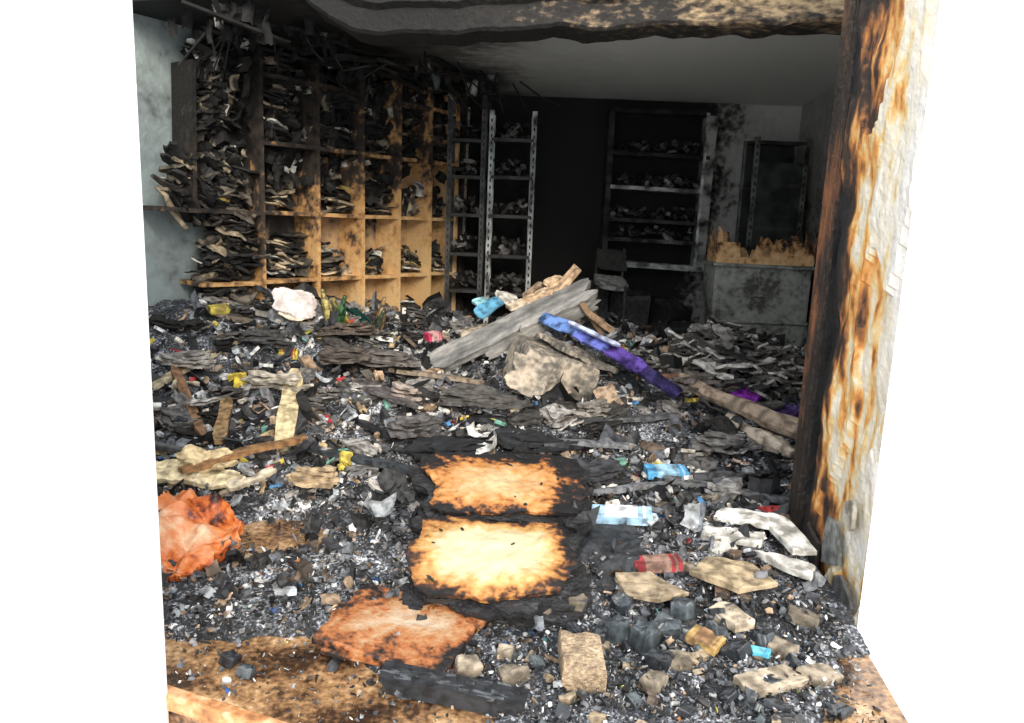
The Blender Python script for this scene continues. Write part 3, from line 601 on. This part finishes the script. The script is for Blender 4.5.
for i in range(500):
    y=uni(3.6,7.4); x=uni(-.55,.45)*y
    if not inside(x,y): continue
    c_=random.choice([(.7,.55,.1),(.5,.05,.05),(.08,.25,.5),(.75,.75,.7),(.8,.78,.72),(.55,.4,.22),(.15,.35,.28),(.6,.45,.25),(.4,.38,.35),(.3,.3,.32),(.8,.8,.8),(.45,.35,.28),(.5,.5,.5),(.65,.6,.5),(.5,.42,.3),(.7,.7,.7),(.7,.65,.55),(.5,.55,.6)])
    b.slab(TM((x,y,T(x,y)+uni(.02,.06)),(uni(-.6,.6),uni(-.6,.6),rnd()*6)),uni(.03,.13),uni(.015,.07),uni(.008,.03),4,4,.4,.01,12,c_,6)
b.obj('scattered_packets',VCC)
b=MB(); b.slab(TM((0,0,0)),.36,.26,.02,24,18,.22,.03,6,(.84,.74,.72),5,dome=.02); b.slab(TM((.03,-.06,-.02),(.1,0,.2)),.30,.16,.02,20,12,.25,.03,6,(.75,.68,.55),5); b.obj('white_paper_sack',vc_mat('sackcloth',dark=.4,nscale=10),loc=(-1.80,6.12,.93),rot=(.95,.25,.4))
b=MB()
for (x,y,tl,cl) in((-1.50,6.25,.3,(.05,.14,.05)),(-1.40,6.4,-.4,(.45,.36,.08)),(-1.28,6.5,.5,(.06,.08,.05)),(-1.56,6.4,-.2,(.5,.42,.15)),(-1.22,6.7,.2,(.3,.2,.1))):
    z=T(x,y)-.06; d=Vector((math.sin(tl),-.2,math.cos(tl))).normalized()
    P=[Vector((x,y,z))+d*t for t in(0,.02,.2,.25,.28,.33,.35)]
    b.tube(P,[.03,.045,.045,.03,.018,.018,.016],cl,12)
b.obj('sooty_bottles',vc_mat('glass_plastic',rough=.4,dark=.8),smooth=True)
b=MB()
for i in range(460):
    x=min(random.gauss(1.75,.36),2.42); y=random.gauss(5.75,.28)
    z=T(x,y)+uni(0,.22)*math.exp(-((x-1.75)/.5)**2)
    v=random.choice([.03,.08,.15,.25,.35,.48,.58])
    b.slab(TM((x,y,z+.02),(uni(-.5,.4),uni(-.5,.5),uni(-.9,.9))),uni(.06,.24),uni(.05,.18),uni(.006,.02),5,5,.4,.03,9,(v*1.05,v,v*.93),4)
b.obj('burnt_newspaper_pile',VCC)
b=MB()
for i in range(170):
    y=uni(4.0,8.3); x=uni(-.5,.42)*y
    if not inside(x,y) or abs(x-.2)<.6 and abs(y-5.6)<.5: continue
    v=random.choice([.02,.04,.08,.14,.25,.35,.5]); rz=rnd()*6; rx,ry=uni(-.3,.3),uni(-.3,.3)
    w,d=uni(.10,.26),uni(.08,.2)
    for q in range(random.randint(2,5)):
        f=uni(.6,1.2)
        b.slab(TM((x+uni(-.02,.02),y,T(x,y)+.01+q*.016),(rx,ry,rz+uni(-.15,.15))),w,d,.012,7,6,.3,.02,10,(v*1.04*f,v*f,v*.95*f),5)
b.obj('burnt_book_piles',VC)
b=MB()
for (x,y,z,w,d,h,rz) in((.75,8.3,.8,.5,.4,.5,.2),(1.3,8.4,.75,.5,.4,.4,-.3),(1.75,8.3,.7,.35,.35,.3,.5),(.45,7.6,.65,.35,.3,.3,.8),(1.6,7.5,.62,.4,.3,.18,.2)):
    b.chip(TM((x,y,z),(uni(-.15,.15),uni(-.15,.15),rz)),w,d,h,(.03,.03,.032),4,9,.12)
b.obj('burnt_cartons',VC)
b=MB()
cx,cy=.98,7.75
b.slab(TM((cx,cy,1.08),(.35,.1,.2)),.34,.30,.04,8,8,.08,.01,4,(.26,.27,.27),6); b.slab(TM((cx+.02,cy+.18,1.30),(1.3,.05,.2)),.32,.22,.03,8,8,.08,.01,4,(.02,.02,.02),6)
for sx in(-.14,.14):
    b.tube([(cx+sx,cy+.16,.6),(cx+sx,cy+.16,1.1),(cx+sx+.02,cy+.24,1.42)],[.014]*3,(.04,.04,.04),6); b.tube([(cx+sx,cy-.14,.6),(cx+sx,cy-.14,1.06)],[.014]*2,(.04,.04,.04),6)
b.obj('burnt_chair',VCC)

# ------------------------------------------------------------------ light, world, camera
w=bpy.data.worlds.new('World'); sc.world=w; w.use_nodes=True
bg=w.node_tree.nodes['Background']; bg.inputs[0].default_value=(.92,.95,1,1); bg.inputs[1].default_value=2.2
sl=bpy.data.lights.new('sun','SUN'); sl.energy=4.1; sl.angle=math.radians(30); sl.color=(1,.90,.76)
so=bpy.data.objects.new('sun',sl); sc.collection.objects.link(so)
so.rotation_euler=Vector((.25,-1,.50)).to_track_quat('Z','Y').to_euler()
P=math.radians(10.5);Rr=math.radians(2.2)
F=Vector((0,math.cos(P),-math.sin(P)));U=Vector((0,math.sin(P),math.cos(P)));R=Vector((1,0,0))
R2=R*math.cos(Rr)+U*math.sin(Rr);U2=U*math.cos(Rr)-R*math.sin(Rr)
cam=bpy.data.cameras.new('camera');co=bpy.data.objects.new('camera',cam);sc.collection.objects.link(co)
cam.lens=750/1024*36
M=Matrix((R2,U2,-F)).transposed().to_4x4();M.translation=Vector((0,0,1.65));co.matrix_world=M
sc.camera=co
sc.view_settings.view_transform='Standard'
